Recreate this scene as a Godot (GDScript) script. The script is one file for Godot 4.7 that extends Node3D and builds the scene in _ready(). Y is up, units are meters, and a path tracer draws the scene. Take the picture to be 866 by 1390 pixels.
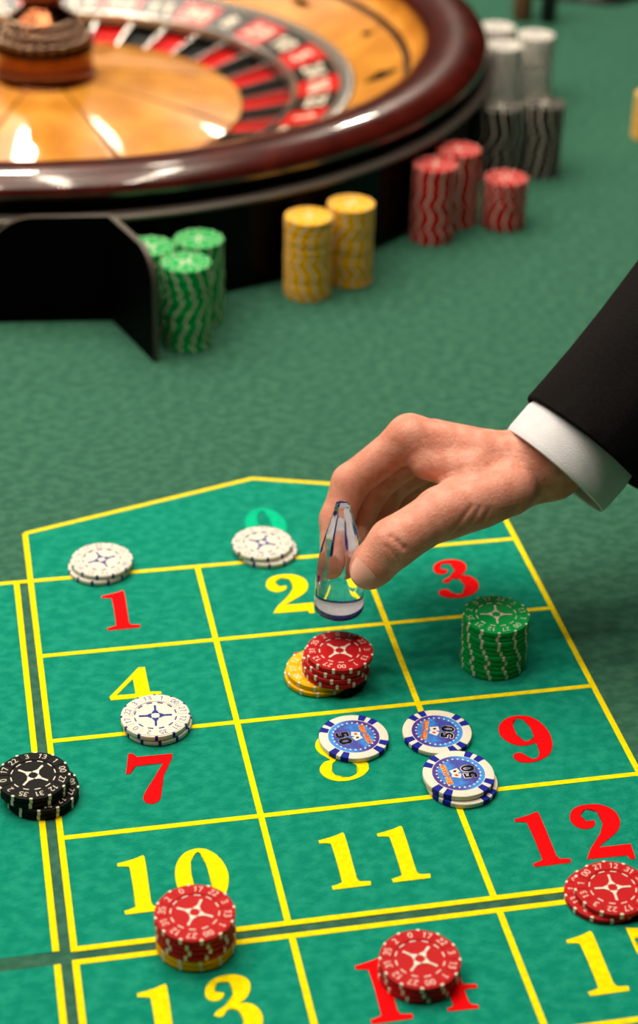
extends Node3D
# A roulette table: one unit is a metre, y = 0 is the felt, x runs along a row of numbers, z towards the player.

const CHIP_R := 0.0196
const CHIP_T := 0.0034
const WHEEL := Vector3(0.07, 0.0, -0.82)
const COL := 0.10571
const ROW := 0.08138
const RED_NUMBERS := [1, 3, 5, 7, 9, 12, 14, 16, 18, 19, 21, 23, 25, 27, 30, 32, 34, 36]
const WHEEL_ORDER := [0, 32, 15, 19, 4, 21, 2, 25, 17, 34, 6, 27, 13, 36, 11, 30, 8, 23, 10, 5, 24, 16, 33, 1, 20, 14, 31, 9, 22, 18, 29, 7, 28, 12, 35, 3, 26]
const ORDINALS := ["topmost", "second", "third", "fourth", "fifth", "sixth", "seventh", "eighth", "ninth", "tenth", "eleventh", "twelfth", "thirteenth", "fourteenth", "fifteenth", "sixteenth", "seventeenth", "eighteenth", "nineteenth", "twentieth"]

var M := {}
var used := {}
var proto := {}
var rng := RandomNumberGenerator.new()


func _ready() -> void:
	rng.seed = 7
	# ---- camera
	var cam := Camera3D.new()
	cam.name = "camera"
	cam.near = 0.05
	cam.far = 30.0
	cam.projection = Camera3D.PROJECTION_FRUSTUM
	cam.size = 0.05 * 1390.0 / 2581.0
	cam.frustum_offset = Vector2(0.0, -0.05 * 45.0 / 2581.0)
	cam.transform = Transform3D(Basis(Vector3(0.98100, 0.02300, 0.19262), Vector3(0.07878, 0.86016, -0.50391), Vector3(-0.17727, 0.50951, 0.84201)), Vector3(-0.02902, 0.66976, 1.01048))
	var lens := CameraAttributesPhysical.new()
	lens.frustum_focal_length = 70.0
	lens.frustum_focus_distance = 1.04
	lens.exposure_aperture = 5.7
	cam.attributes = lens
	add_child(cam)
	cam.current = true
	# ---- air and exposure
	var we := WorldEnvironment.new()
	we.name = "environment"
	var env := Environment.new()
	env.background_mode = Environment.BG_COLOR
	env.background_color = Color(0.0, 0.0, 0.0)
	env.tonemap_mode = Environment.TONE_MAPPER_LINEAR
	env.tonemap_exposure = 0.72
	env.sdfgi_enabled = true
	env.ssao_enabled = true
	env.ssil_enabled = true
	we.environment = env
	add_child(we)
	materials()
	# ---- lamps in the ceiling: position, size of the glowing face, energy
	ceiling_lamp(Vector3(0.06, 2.04, -2.9), 0.14, 2.2, "small square ceiling lamp straight behind the wheel")
	ceiling_lamp(Vector3(1.38, 2.04, -4.2), 0.16, 2.4, "small square ceiling lamp in the far right corner")
	var rows := [-3.0, -1.52, -1.07, -0.62, -0.17, 0.28]
	for row in 6:
		for k in 6:
			downlight(Vector3(-1.70 + 0.45 * k, 2.04, rows[row]), 0.52, "small round ceiling downlight, %s from left in the %s row from the back" % [["first", "second", "third", "fourth", "fifth", "sixth"][k], ["first", "second", "third", "fourth", "fifth", "sixth"][row]])
	room()
	table()
	wheel()
	partition()
	place_chips()
	posts()
	marker()
	person()


# ---------------------------------------------------------------- helpers

func numbered(n: String) -> String:
	var c: int = used.get(n, 0)
	used[n] = c + 1
	return n if c == 0 else "%s_%03d" % [n, c]


func thing(called: String, label: String, category: String, at := Vector3.ZERO, turn := 0.0, group := "") -> Node3D:
	var o := Node3D.new()
	o.name = numbered(called)
	add_child(o)
	o.position = at
	o.rotation.y = turn
	tag(o, label, category, group)
	return o


func tag(o: Node, label: String, category: String, group := "") -> void:
	o.set_meta("label", label)
	o.set_meta("category", category)
	if group != "":
		o.set_meta("group", group)


func part(called: String, mesh: Mesh, m: Material, parent: Node3D, at := Vector3.ZERO, label := "") -> MeshInstance3D:
	var o := MeshInstance3D.new()
	o.name = called
	o.mesh = mesh
	o.material_override = m
	o.position = at
	if label != "":
		o.set_meta("label", label)
	parent.add_child(o, true)
	return o


func struct(called: String, mesh: Mesh, m: Material, at: Vector3) -> void:
	var o := part(called, mesh, m, self, at)
	o.set_meta("kind", "structure")


func st() -> SurfaceTool:
	var s := SurfaceTool.new()
	s.begin(Mesh.PRIMITIVE_TRIANGLES)
	return s


func tri(s: SurfaceTool, a: Vector3, b: Vector3, c: Vector3, na: Vector3, nb: Vector3, nc: Vector3) -> void:
	if (c - a).cross(b - a).dot(na + nb + nc) < 0.0:
		var p := b
		b = c
		c = p
		p = nb
		nb = nc
		nc = p
	s.set_normal(na)
	s.add_vertex(a)
	s.set_normal(nb)
	s.add_vertex(b)
	s.set_normal(nc)
	s.add_vertex(c)


func quad(s: SurfaceTool, a: Vector3, b: Vector3, c: Vector3, d: Vector3, n: Vector3) -> void:
	tri(s, a, b, c, n, n, n)
	tri(s, a, c, d, n, n, n)


func box_into(s: SurfaceTool, x: Transform3D, size: Vector3) -> void:
	var h := size * 0.5
	for ax in 3:
		for sg in [-1.0, 1.0]:
			var n := Vector3.ZERO
			n[ax] = sg
			var u := Vector3.ZERO
			u[(ax + 1) % 3] = h[(ax + 1) % 3]
			var v := Vector3.ZERO
			v[(ax + 2) % 3] = h[(ax + 2) % 3]
			var o: Vector3 = n * h[ax]
			quad(s, x * (o - u - v), x * (o + u - v), x * (o + u + v), x * (o - u + v), (x.basis * n).normalized())


func box(size: Vector3) -> Mesh:
	var s := st()
	box_into(s, Transform3D.IDENTITY, size)
	return s.commit()


# A profile of (radius, height) points, outside on the right of the way along it, turned about y from angle a0 to a1.
func lathe(profile: Array, seg := 64, a0 := 0.0, a1 := TAU, into: SurfaceTool = null) -> Mesh:
	var s := into if into else st()
	var nn: Array[Vector2] = []
	for i in profile.size() - 1:
		var d: Vector2 = profile[i + 1] - profile[i]
		nn.append(Vector2(d.y, -d.x).normalized())
	for i in profile.size() - 1:
		var p: Vector2 = profile[i]
		var q: Vector2 = profile[i + 1]
		var np := nn[i]
		var nq := nn[i]
		if i > 0 and nn[i - 1].dot(nn[i]) > 0.72:
			np = (nn[i - 1] + nn[i]).normalized()
		if i < nn.size() - 1 and nn[i + 1].dot(nn[i]) > 0.72:
			nq = (nn[i + 1] + nn[i]).normalized()
		for k in seg:
			var a := lerpf(a0, a1, float(k) / seg)
			var b := lerpf(a0, a1, float(k + 1) / seg)
			var ca := Vector3(cos(a), 0, sin(a))
			var cb := Vector3(cos(b), 0, sin(b))
			var y := Vector3.UP
			var v := [ca * p.x + y * p.y, cb * p.x + y * p.y, cb * q.x + y * q.y, ca * q.x + y * q.y]
			var n := [ca * np.x + y * np.y, cb * np.x + y * np.y, cb * nq.x + y * nq.y, ca * nq.x + y * nq.y]
			if p.x > 1e-6:
				tri(s, v[0], v[1], v[2], n[0], n[1], n[2])
			if q.x > 1e-6:
				tri(s, v[0], v[2], v[3], n[0], n[2], n[3])
	return null if into else s.commit()


# A piece of a ring: four edges closed, so it stands alone.
func ring_piece(r0: float, r1: float, lo0: float, lo1: float, up0: float, up1: float, a0: float, a1: float, seg: int, into: SurfaceTool) -> void:
	lathe([Vector2(r0, lo0), Vector2(r1, lo1), Vector2(r1, up1), Vector2(r0, up0), Vector2(r0, lo0)], seg, a0, a1, into)
	for e in [[a0, -1.0], [a1, 1.0]]:
		var c := Vector3(cos(e[0]), 0, sin(e[0]))
		var n := Vector3(-sin(e[0]), 0, cos(e[0])) * float(e[1])
		quad(into, c * r0 + Vector3.UP * lo0, c * r1 + Vector3.UP * lo1, c * r1 + Vector3.UP * up1, c * r0 + Vector3.UP * up0, n)


# A flat outline in x and z, from height y0 to y1.
func slab_into(s: SurfaceTool, poly: PackedVector2Array, y0: float, y1: float, bottom := false) -> void:
	var t := Geometry2D.triangulate_polygon(poly)
	for i in range(0, t.size(), 3):
		var a := poly[t[i]]
		var b := poly[t[i + 1]]
		var c := poly[t[i + 2]]
		tri(s, Vector3(a.x, y1, a.y), Vector3(b.x, y1, b.y), Vector3(c.x, y1, c.y), Vector3.UP, Vector3.UP, Vector3.UP)
		if bottom:
			tri(s, Vector3(a.x, y0, a.y), Vector3(b.x, y0, b.y), Vector3(c.x, y0, c.y), Vector3.DOWN, Vector3.DOWN, Vector3.DOWN)
	var turn := 1.0 if Geometry2D.is_polygon_clockwise(poly) else -1.0
	for i in poly.size():
		var a := poly[i]
		var b := poly[(i + 1) % poly.size()]
		var n2 := (b - a).orthogonal().normalized() * turn
		quad(s, Vector3(a.x, y0, a.y), Vector3(b.x, y0, b.y), Vector3(b.x, y1, b.y), Vector3(a.x, y1, a.y), Vector3(n2.x, 0, n2.y))


func slab(poly: PackedVector2Array, y0: float, y1: float, bottom := false) -> Mesh:
	var s := st()
	slab_into(s, poly, y0, y1, bottom)
	return s.commit()


func bar(a: Vector2, b: Vector2, w: float) -> PackedVector2Array:
	var d := (b - a).normalized()
	var n := d.orthogonal() * w * 0.5
	return PackedVector2Array([a + n, b + n, b - n, a - n])


func text(words: String, size: float, depth: float, bold := true, serif := false) -> TextMesh:
	var t := TextMesh.new()
	var f := SystemFont.new()
	f.font_names = PackedStringArray(["Droid Serif" if serif else "Droid Sans"])
	f.font_weight = 700 if bold else 400
	t.font = f
	t.text = words
	t.font_size = 32
	t.pixel_size = size / 32.0
	t.curve_step = 4.0
	t.depth = depth
	return t


# A tube of oval rings: each ring is [centre, half axis, half axis].
func tube(rings: Array, seg: int, cap0 := false, cap1 := false, rough := 0.0) -> Mesh:
	var noise := FastNoiseLite.new()
	noise.seed = 5
	noise.frequency = 14.0
	var pts: Array[PackedVector3Array] = []
	for r in rings:
		var row := PackedVector3Array()
		for k in seg:
			var a := TAU * k / seg
			var q: Vector3 = r[1] * cos(a) + r[2] * sin(a)
			var p: Vector3 = r[0] + q
			if rough > 0.0:
				p += q.normalized() * noise.get_noise_3dv(p) * rough
			row.append(p)
		pts.append(row)
	var s := st()
	s.set_smooth_group(0)
	var nrm: Array[PackedVector3Array] = []
	for i in pts.size():
		var row := PackedVector3Array()
		for k in seg:
			var du := pts[i][(k + 1) % seg] - pts[i][(k + seg - 1) % seg]
			var dv := pts[mini(i + 1, pts.size() - 1)][k] - pts[maxi(i - 1, 0)][k]
			row.append(du.cross(dv).normalized())
		nrm.append(row)
	for i in pts.size() - 1:
		for k in seg:
			var j := (k + 1) % seg
			tri(s, pts[i][k], pts[i][j], pts[i + 1][j], nrm[i][k], nrm[i][j], nrm[i + 1][j])
			tri(s, pts[i][k], pts[i + 1][j], pts[i + 1][k], nrm[i][k], nrm[i + 1][j], nrm[i + 1][k])
	for e in [[cap0, 0], [cap1, pts.size() - 1]]:
		if e[0]:
			var i: int = e[1]
			var c: Vector3 = rings[i][0]
			var o: Vector3 = rings[1][0] if i == 0 else rings[i - 1][0]
			var n := (c - o).normalized()
			for k in seg:
				tri(s, c, pts[i][k], pts[i][(k + 1) % seg], n, n, n)
	return s.commit()


# ---------------------------------------------------------------- materials

func noise_tex(freq: float, octaves: int, lo: Color, hi: Color, seed_: int, side := 512, kind := FastNoiseLite.TYPE_SIMPLEX_SMOOTH, from := 0.25, to := 0.75) -> NoiseTexture2D:
	var n := FastNoiseLite.new()
	n.noise_type = kind
	n.seed = seed_
	n.frequency = freq
	n.fractal_octaves = octaves
	var t := NoiseTexture2D.new()
	t.noise = n
	t.width = side
	t.height = side
	t.seamless = true
	var g := Gradient.new()
	g.set_color(0, lo)
	g.set_color(1, hi)
	g.set_offset(0, from)
	g.set_offset(1, to)
	t.color_ramp = g
	return t


func bump_tex(freq: float, octaves: int, strength: float, seed_: int, side := 512, kind := FastNoiseLite.TYPE_SIMPLEX_SMOOTH) -> NoiseTexture2D:
	var n := FastNoiseLite.new()
	n.noise_type = kind
	n.seed = seed_
	n.frequency = freq
	n.fractal_octaves = octaves
	var t := NoiseTexture2D.new()
	t.noise = n
	t.width = side
	t.height = side
	t.seamless = true
	t.as_normal_map = true
	t.bump_strength = strength
	return t


func mat(called: String, c: Color, rough: float, metal := 0.0, spec := 0.5) -> StandardMaterial3D:
	var m := StandardMaterial3D.new()
	m.resource_name = called
	m.albedo_color = c
	m.roughness = rough
	m.metallic = metal
	m.metallic_specular = spec
	M[called] = m
	return m


func grain(m: StandardMaterial3D, t: Texture2D, scale: Vector3, world := false, bump: Texture2D = null, amount := 0.3) -> void:
	m.albedo_texture = t
	m.uv1_triplanar = true
	m.uv1_world_triplanar = world
	m.uv1_scale = scale
	if bump:
		m.normal_enabled = true
		m.normal_texture = bump
		m.normal_scale = amount


func materials() -> void:
	var nap_light := noise_tex(0.014, 6, Color(0.55, 0.90, 0.90), Color(1, 1, 1), 3, 1024, FastNoiseLite.TYPE_SIMPLEX_SMOOTH, 0.25, 0.75)
	var nap_dark := noise_tex(0.014, 6, Color(0.80, 0.87, 0.87), Color(1, 1, 1), 3, 1024, FastNoiseLite.TYPE_SIMPLEX_SMOOTH, 0.25, 0.75)
	var nap_bump := bump_tex(0.12, 3, 5.0, 9, 512)
	for f in [["felt_dark", Color(0.235, 0.420, 0.343)], ["felt_light", Color(0.105, 0.555, 0.462)]]:
		var m := mat(f[0], f[1], 0.95, 0.0, 0.15)
		grain(m, nap_light if f[0] == "felt_light" else nap_dark, Vector3(6, 6, 8), true, nap_bump, 0.3)
		m.rim_enabled = true
		m.rim = 0.35
		m.rim_tint = 0.7
	var ink := noise_tex(0.09, 4, Color(0.93, 0.93, 0.93), Color(1, 1, 1), 4, 256)
	for f in [["ink_yellow", Color(1.0, 0.90, 0.0)], ["ink_red", Color(0.96, 0.02, 0.05)], ["ink_teal", Color(0.0, 0.74, 0.56)]]:
		var m := mat(f[0], f[1], 0.85, 0.0, 0.2)
		grain(m, ink, Vector3(8, 8, 8), true)
	var speck := noise_tex(0.25, 3, Color(0.88, 0.88, 0.88), Color(1, 1, 1), 12, 256)
	for f in [["chip_red", Color(0.76, 0.11, 0.13)], ["chip_green", Color(0.0, 0.68, 0.33)], ["chip_yellow", Color(1.0, 0.74, 0.02)], ["chip_black", Color(0.055, 0.055, 0.057)], ["chip_white", Color(0.93, 0.91, 0.86)], ["chip_blue", Color(0.10, 0.16, 0.62)], ["chip_ivory", Color(0.95, 0.92, 0.86)], ["chip_navy", Color(0.09, 0.18, 0.56)], ["print_white", Color(0.95, 0.92, 0.87)], ["print_blue", Color(0.16, 0.24, 0.62)], ["print_black", Color(0.03, 0.03, 0.03)], ["print_orange", Color(0.95, 0.22, 0.10)], ["print_cream", Color(1.0, 0.86, 0.45)]]:
		var m := mat(f[0], f[1], 0.5, 0.0, 0.22)
		grain(m, speck, Vector3(20, 20, 20))
	# turned wood
	var figure := noise_tex(0.006, 5, Color(0.86, 0.80, 0.72), Color(1, 1, 1), 21, 1024)
	var mahogany := noise_tex(0.008, 5, Color(0.72, 0.64, 0.62), Color(1, 1, 1), 22, 1024)
	var w := mat("wood_gold", Color(0.84, 0.585, 0.225), 0.28, 0.0, 0.4)
	grain(w, figure, Vector3(3, 3, 3))
	w.clearcoat_enabled = true
	w.clearcoat = 0.4
	w.clearcoat_roughness = 0.03
	w = mat("wood_red", Color(0.30, 0.076, 0.050), 0.26, 0.0, 0.5)
	grain(w, mahogany, Vector3(3, 3, 3))
	w.clearcoat_enabled = true
	w.clearcoat = 0.8
	w.clearcoat_roughness = 0.05
	mat("wood_dark", Color(0.16, 0.06, 0.03), 0.3)
	mat("lacquer_black", Color(0.006, 0.006, 0.006), 0.16, 0.0, 0.22)
	mat("acrylic_black", Color(0.008, 0.008, 0.008), 0.5, 0.0, 0.12)
	mat("black_paint", Color(0.012, 0.010, 0.010), 0.6, 0.0, 0.15)
	mat("acrylic_edge", Color(0.30, 0.27, 0.24), 0.35)
	mat("trim_grey", Color(0.36, 0.33, 0.31), 0.4, 0.3)
	mat("silver", Color(0.74, 0.73, 0.71), 0.26, 0.9)
	mat("chrome", Color(0.80, 0.78, 0.76), 0.06, 1.0)
	mat("dark_chrome", Color(0.52, 0.44, 0.38), 0.05, 1.0)
	mat("bronze", Color(0.50, 0.31, 0.21), 0.16, 1.0)
	mat("pocket_red", Color(0.78, 0.03, 0.03), 0.28)
	mat("pocket_black", Color(0.02, 0.02, 0.02), 0.28)
	mat("pocket_green", Color(0.02, 0.40, 0.15), 0.28)
	mat("number_white", Color(0.92, 0.88, 0.80), 0.4)
	var g := mat("clear_acrylic", Color(0.985, 0.985, 1.0, 0.0), 0.0, 0.0, 0.5)
	g.refraction_enabled = true
	g.refraction_scale = 0.05
	mat("marker_white", Color(0.85, 0.86, 0.90), 0.5)
	mat("marker_blue", Color(0.03, 0.07, 0.50), 0.25)
	# person
	var blotch := noise_tex(0.012, 5, Color(0.93, 0.84, 0.81), Color(1, 1, 1), 31, 512)
	var pores := bump_tex(0.09, 4, 9.0, 33, 512, FastNoiseLite.TYPE_CELLULAR)
	var k := mat("skin", Color(0.90, 0.64, 0.565), 0.52, 0.0, 0.4)
	grain(k, blotch, Vector3(14, 14, 14), true, pores, 0.2)
	k.subsurf_scatter_enabled = true
	k.subsurf_scatter_strength = 0.12
	mat("nail", Color(0.90, 0.68, 0.62), 0.22)
	var weave := bump_tex(0.22, 3, 6.0, 41, 512)
	var cloth := noise_tex(0.05, 4, Color(0.75, 0.75, 0.75), Color(1, 1, 1), 42, 512)
	k = mat("shirt", Color(0.87, 0.875, 0.91), 0.8, 0.0, 0.2)
	grain(k, noise_tex(0.02, 3, Color(0.95, 0.95, 0.95), Color(1, 1, 1), 43, 256), Vector3(10, 10, 10), true, weave, 0.2)
	k = mat("jacket", Color(0.105, 0.095, 0.098), 0.9, 0.0, 0.2)
	grain(k, cloth, Vector3(20, 20, 20), true, weave, 0.4)
	# room
	mat("wall_paint", Color(0.24, 0.16, 0.12), 0.8)
	mat("ceiling_paint", Color(0.40, 0.36, 0.32), 0.9)
	k = mat("carpet", Color(0.20, 0.05, 0.05), 1.0, 0.0, 0.1)
	grain(k, cloth, Vector3(3, 3, 3), true)
	mat("leather", Color(0.03, 0.026, 0.024), 0.45)
	mat("lamp_frame", Color(0.75, 0.74, 0.72), 0.5)
	mat("post_tan", Color(0.50, 0.33, 0.22), 0.6)
	mat("post_black", Color(0.015, 0.013, 0.012), 0.5)
	for f in [["lamp_glow", 5.0], ["bulb_glow", 9.0]]:
		var m := mat(f[0], Color(1, 1, 1), 0.5)
		m.emission_enabled = true
		m.emission = Color(1.0, 0.95, 0.87)
		m.emission_energy_multiplier = f[1]


# ---------------------------------------------------------------- lamps and room

func ceiling_lamp(at: Vector3, side: float, energy: float, label: String) -> void:
	var o := thing("ceiling_lamp", label, "ceiling lamp", at)
	var s := st()
	for k in 4:
		var x := Transform3D(Basis(Vector3.UP, PI * 0.5 * k), Vector3.ZERO)
		box_into(s, x * Transform3D(Basis(), Vector3(0, -0.012, side * 0.5 + 0.012)), Vector3(side + 0.048, 0.03, 0.024))
	part("frame", s.commit(), M.lamp_frame, o)
	part("diffuser", box(Vector3(side, 0.01, side)), M.lamp_glow, o)
	var l := AreaLight3D.new()
	l.name = "light"
	l.area_size = Vector2(side, side)
	l.light_energy = energy
	l.light_color = Color(1.0, 0.95, 0.87)
	l.area_range = 12.0
	l.area_attenuation = 2.0
	l.shadow_enabled = true
	o.add_child(l)
	l.rotation.x = -PI / 2
	l.position.y = -0.02


func downlight(at: Vector3, energy: float, label: String) -> void:
	var o := thing("downlight", label, "ceiling lamp", at, 0.0, "round downlights in the ceiling")
	part("ring", lathe([Vector2(0.06, -0.004), Vector2(0.085, -0.008), Vector2(0.09, 0.01), Vector2(0.06, 0.01)], 32), M.lamp_frame, o)
	part("bulb", lathe([Vector2(0, -0.006), Vector2(0.0595, -0.006), Vector2(0.0595, 0.008), Vector2(0, 0.008)], 32), M.bulb_glow, o)
	var l := SpotLight3D.new()
	l.name = "light"
	l.light_energy = energy
	l.light_color = Color(1.0, 0.94, 0.85)
	l.light_size = 0.05
	l.spot_angle = 75.0
	l.spot_range = 12.0
	l.spot_attenuation = 2.0
	l.shadow_enabled = true
	o.add_child(l)
	l.rotation.x = -PI / 2
	l.position.y = -0.07


func room() -> void:
	struct("floor", box(Vector3(7.2, 0.1, 8.2)), M.carpet, Vector3(0, -0.81, -0.5))
	struct("ceiling", box(Vector3(7.2, 0.1, 8.2)), M.ceiling_paint, Vector3(0, 2.1, -0.5))
	struct("wall_left", box(Vector3(0.1, 2.81, 8.2)), M.wall_paint, Vector3(-3.55, 0.645, -0.5))
	struct("wall_right", box(Vector3(0.1, 2.81, 8.2)), M.wall_paint, Vector3(3.55, 0.645, -0.5))
	struct("wall_back", box(Vector3(7.0, 2.81, 0.1)), M.wall_paint, Vector3(0, 0.645, -4.55))
	struct("wall_front", box(Vector3(7.0, 2.81, 0.1)), M.wall_paint, Vector3(0, 0.645, 3.55))


# ---------------------------------------------------------------- the table and what is printed on it

# Outlines of the printed figures in millimetres: [x, z] is on a curve, [x, z, 1] a corner; the first list is the outside, the others are holes.
const GLYPHS := {
	"1": [[[-13.8, 4.1, 1], [-6.7, 2.6], [0, 0, 1], [0.6, 1.5, 1], [0.5, 13.6], [0, 35.1], [1, 37.8], [6.5, 38.7, 1], [6, 41.6, 1], [-13.5, 41.7, 1], [-13.9, 39.1, 1], [-9, 37.7], [-7.9, 35.7], [-7.6, 26.5], [-7.8, 10], [-8.6, 7.3], [-13.8, 6.4, 1]]],
	"2": [[[0, 0, 1], [4.5, -7.7], [10.3, -14.4], [15.6, -22.2], [17.4, -28], [17.4, -33.3], [15.8, -36.6], [13.1, -38], [10, -37.6], [7.7, -35.3], [7, -32.3], [7.9, -29.6], [10.3, -28.1], [12.2, -28.9], [13.2, -28.5], [13.2, -26.5], [11.2, -23.8], [6.9, -22.7], [2.9, -24.7], [0.9, -28.9], [1.2, -33.3], [3.7, -38.1], [8.2, -41], [13.7, -41.6], [19.5, -40.8], [24.3, -37.5], [26.9, -32.6], [26.9, -26.5], [24.6, -20.8], [20.3, -16.2], [14.8, -12.4], [8.8, -7.8, 1], [26.5, -7.7, 1], [25.2, 3.8, 1], [22.2, 3.6, 1], [21.8, 0.6, 1]]],
	"3": [[[-10.4, -13], [-8.3, -17.5], [-4.3, -20.6], [1.4, -21.7], [5.8, -21.1], [9.7, -18.7], [11.4, -14.8], [10.9, -10.4], [8.6, -6], [6.3, -4], [4.1, -2.7, 1], [8.1, -2.3], [11.5, 0], [13.5, 4.3], [13.7, 9.1], [11.9, 14.2], [8.3, 18.3], [3.7, 20.7], [-1.8, 21.7], [-7.4, 21], [-11.4, 19.4], [-13.6, 16.7], [-13.7, 14], [-12.5, 11.9], [-9.7, 11.1], [-6.8, 12], [-5.6, 15.7], [-4.3, 17.4], [-1.3, 18.1], [1.6, 16.8], [3.9, 12.2], [4.8, 7.6], [4.3, 3.6], [2.7, 1], [0.4, -0.3], [-2.1, 0.6], [-4, 3.5], [-5.9, 4.2], [-7.9, 3.2], [-8, 2], [-6, 0], [-1.6, -2.9], [1.3, -6.4], [2.7, -10.1], [2.7, -14.6], [1.2, -17.2], [-1.8, -18], [-4.6, -16.9], [-6, -14.4], [-5.7, -11.5], [-4.1, -10.8], [-1.9, -10.5], [-2, -8.9], [-3.8, -6.6], [-7.1, -6], [-10.1, -8.2]]],
	"4": [[[4.6, -20.2, 1], [8.3, -20, 1], [8.5, 4.1, 1], [14.8, 5.1, 1], [15, 7.4, 1], [8.5, 7.4, 1], [8.4, 15.1], [9.4, 17.3], [12.2, 18.2, 1], [12.2, 20.2, 1], [-2.6, 19.7, 1], [-2.6, 17.7, 1], [0.1, 17.4], [0.7, 15.5], [0.5, 8.9, 1], [-14.4, 8.8, 1], [-15, 5.6, 1]], [[0.2, -9.7, 1], [0.2, 4.9, 1], [-11, 4.7, 1]]],
	"5": [[[-9.3, -20, 1], [-2, -18.3], [4, -18], [11, -20, 1], [7, -13], [-1, -12], [-7, -13.5], [-7.5, -5], [-2, -7.5], [5, -7], [11, -2], [13, 6], [10, 14], [3, 19.5], [-5, 20.5], [-11, 17], [-12, 12], [-9, 9.5], [-5, 11], [-3, 15], [0, 17.5], [4, 14], [5, 6], [3, -1], [-2, -3.5], [-7, -1.5], [-9.5, -1.5, 1]]],
	"7": [[[-10.4, -22, 1], [-7.9, -21.7, 1], [-7.9, -18.4, 1], [2.5, -18.2], [13.6, -18, 1], [13.2, -14.9, 1], [10.2, -8], [6.6, 0], [4.6, 8.2], [3.2, 16.3], [1.6, 20.2], [-1, 21.9], [-3.5, 22], [-5.8, 20.2], [-6.6, 16.9], [-5.3, 12.9], [-1.6, 5.8], [3.1, -1.9], [7.5, -10.8, 1], [-0.4, -11.1], [-7.5, -10.5], [-9.5, -8.9], [-11.1, -4.6, 1], [-13.6, -4.7, 1], [-12, -13]]],
	"8": [[[-5.9, 1.4], [-10.2, -3.8], [-12.1, -8.7], [-11.7, -13.2], [-9.4, -17.4], [-4.5, -20.1], [1.9, -20.6], [7.8, -18.1], [11.6, -13.2], [12.4, -7.7], [10.4, -2.7], [7.2, 0.6], [5, 2.1], [10.3, 4.5], [13.4, 7.6], [13.5, 11], [12.5, 14.1], [8.3, 18.2], [2.1, 20.5], [-4.6, 20.6], [-9.8, 18.1], [-13.1, 13.5], [-13.5, 8.3], [-10.1, 3.3]], [[-3.2, 2.2], [-6.4, 6.5], [-7.3, 11.6], [-5.5, 15.9], [-1.7, 18], [2.7, 17.6], [6.6, 15], [7.7, 11.9], [6.7, 7.6], [4.3, 5.3], [0.9, 3.3]], [[-1.2, -3.1], [-5.2, -6.8], [-5.8, -11.4], [-3.5, -15.7], [0.9, -18], [4.9, -15.8], [6.3, -11], [5.8, -6.5], [3.2, -3.1]]],
	"9": [[[-13.1, -11.8], [-10.9, -15.7], [-7.2, -19], [-2.6, -20.8], [2.4, -20.7], [7, -19.2], [10.4, -15.4], [12.8, -10], [14, -3.4], [13.6, 3.8], [12, 9.8], [8.7, 15.4], [4.1, 18.7], [-0.9, 20.5], [-5.8, 20.8], [-9.4, 19.5], [-11.7, 16.8], [-12, 14], [-10.6, 12.2], [-8.4, 11.5], [-6.1, 12.6], [-4.6, 15.2], [-3.1, 17.7], [-0.6, 18.1], [2.1, 16.4], [3.7, 12.5], [4.5, 7.9], [4.7, 3.7, 1], [1.5, 5.3], [-3.2, 6], [-7.3, 4.9], [-10.9, 1.8], [-13.3, -2.4], [-14, -7]], [[-4.2, -14.6], [-2.4, -17.5], [0.3, -18.3], [3, -16.6], [4.3, -13.2], [4.8, -8.9], [4.7, -3.9], [4.3, 0.2], [2, 2], [-0.8, 2.5], [-3.1, 1.1], [-4.5, -2], [-4.8, -6.9], [-4.7, -11.1]]],
	"0": [[[1.2, -22.4], [6.8, -19.6], [11.4, -12.4], [13.5, -2.7], [12.5, 6.3], [9.8, 13.8], [6.6, 19.4], [1.5, 22.4], [-3.8, 22], [-8.7, 18.4], [-11.8, 12.3], [-13.2, 5.3], [-13.5, -1.5], [-12.8, -8.3], [-10.5, -14.9], [-5.8, -20.6]], [[0, -19.6], [-3.6, -14.9], [-5, -5.8], [-4.9, 4.5], [-4.2, 13.6], [-2.7, 19.4], [0.3, 19.9], [3, 14.8], [4.1, 7.2], [3.9, -2], [3.3, -11.4], [2.1, -17.5]]],
}


func curve(points: Array) -> PackedVector2Array:
	var out := PackedVector2Array()
	var n := points.size()
	for i in n:
		var b: Array = points[i]
		var c: Array = points[(i + 1) % n]
		var p1 := Vector2(b[0], b[1])
		var p2 := Vector2(c[0], c[1])
		out.append(p1)
		if b.size() > 2 and c.size() > 2:
			continue
		var a: Array = points[(i + n - 1) % n]
		var d: Array = points[(i + 2) % n]
		var p0 := p1 if b.size() > 2 else Vector2(a[0], a[1])
		var p3 := p2 if c.size() > 2 else Vector2(d[0], d[1])
		for k in [0.25, 0.5, 0.75]:
			out.append(p1.cubic_interpolate(p2, p0, p3, k))
	return out


# The pieces, without holes, that make up one figure.
func glyph(digit: String) -> Array:
	var key := "9" if digit == "6" else digit
	var lists: Array = GLYPHS[key]
	var outer := curve(lists[0])
	var pieces := [outer]
	if lists.size() > 1:
		var holes := []
		var cx := 0.0
		for k in range(1, lists.size()):
			var h := curve(lists[k])
			holes.append(h)
			var m := Vector2.ZERO
			for q in h:
				m += q / h.size()
			cx += m.x / (lists.size() - 1)
		pieces = []
		for side in [-1, 1]:
			var half := PackedVector2Array([Vector2(cx, -90), Vector2(cx + side * 90, -90), Vector2(cx + side * 90, 90), Vector2(cx, 90)])
			var now: Array = Geometry2D.intersect_polygons(outer, half)
			for h in holes:
				var next := []
				for p in now:
					next.append_array(Geometry2D.clip_polygons(p, h))
				now = next
			pieces.append_array(now)
	if digit == "6":
		var turned := []
		for p in pieces:
			turned.append(Transform2D(PI, Vector2.ZERO) * p)
		return turned
	return pieces


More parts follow.
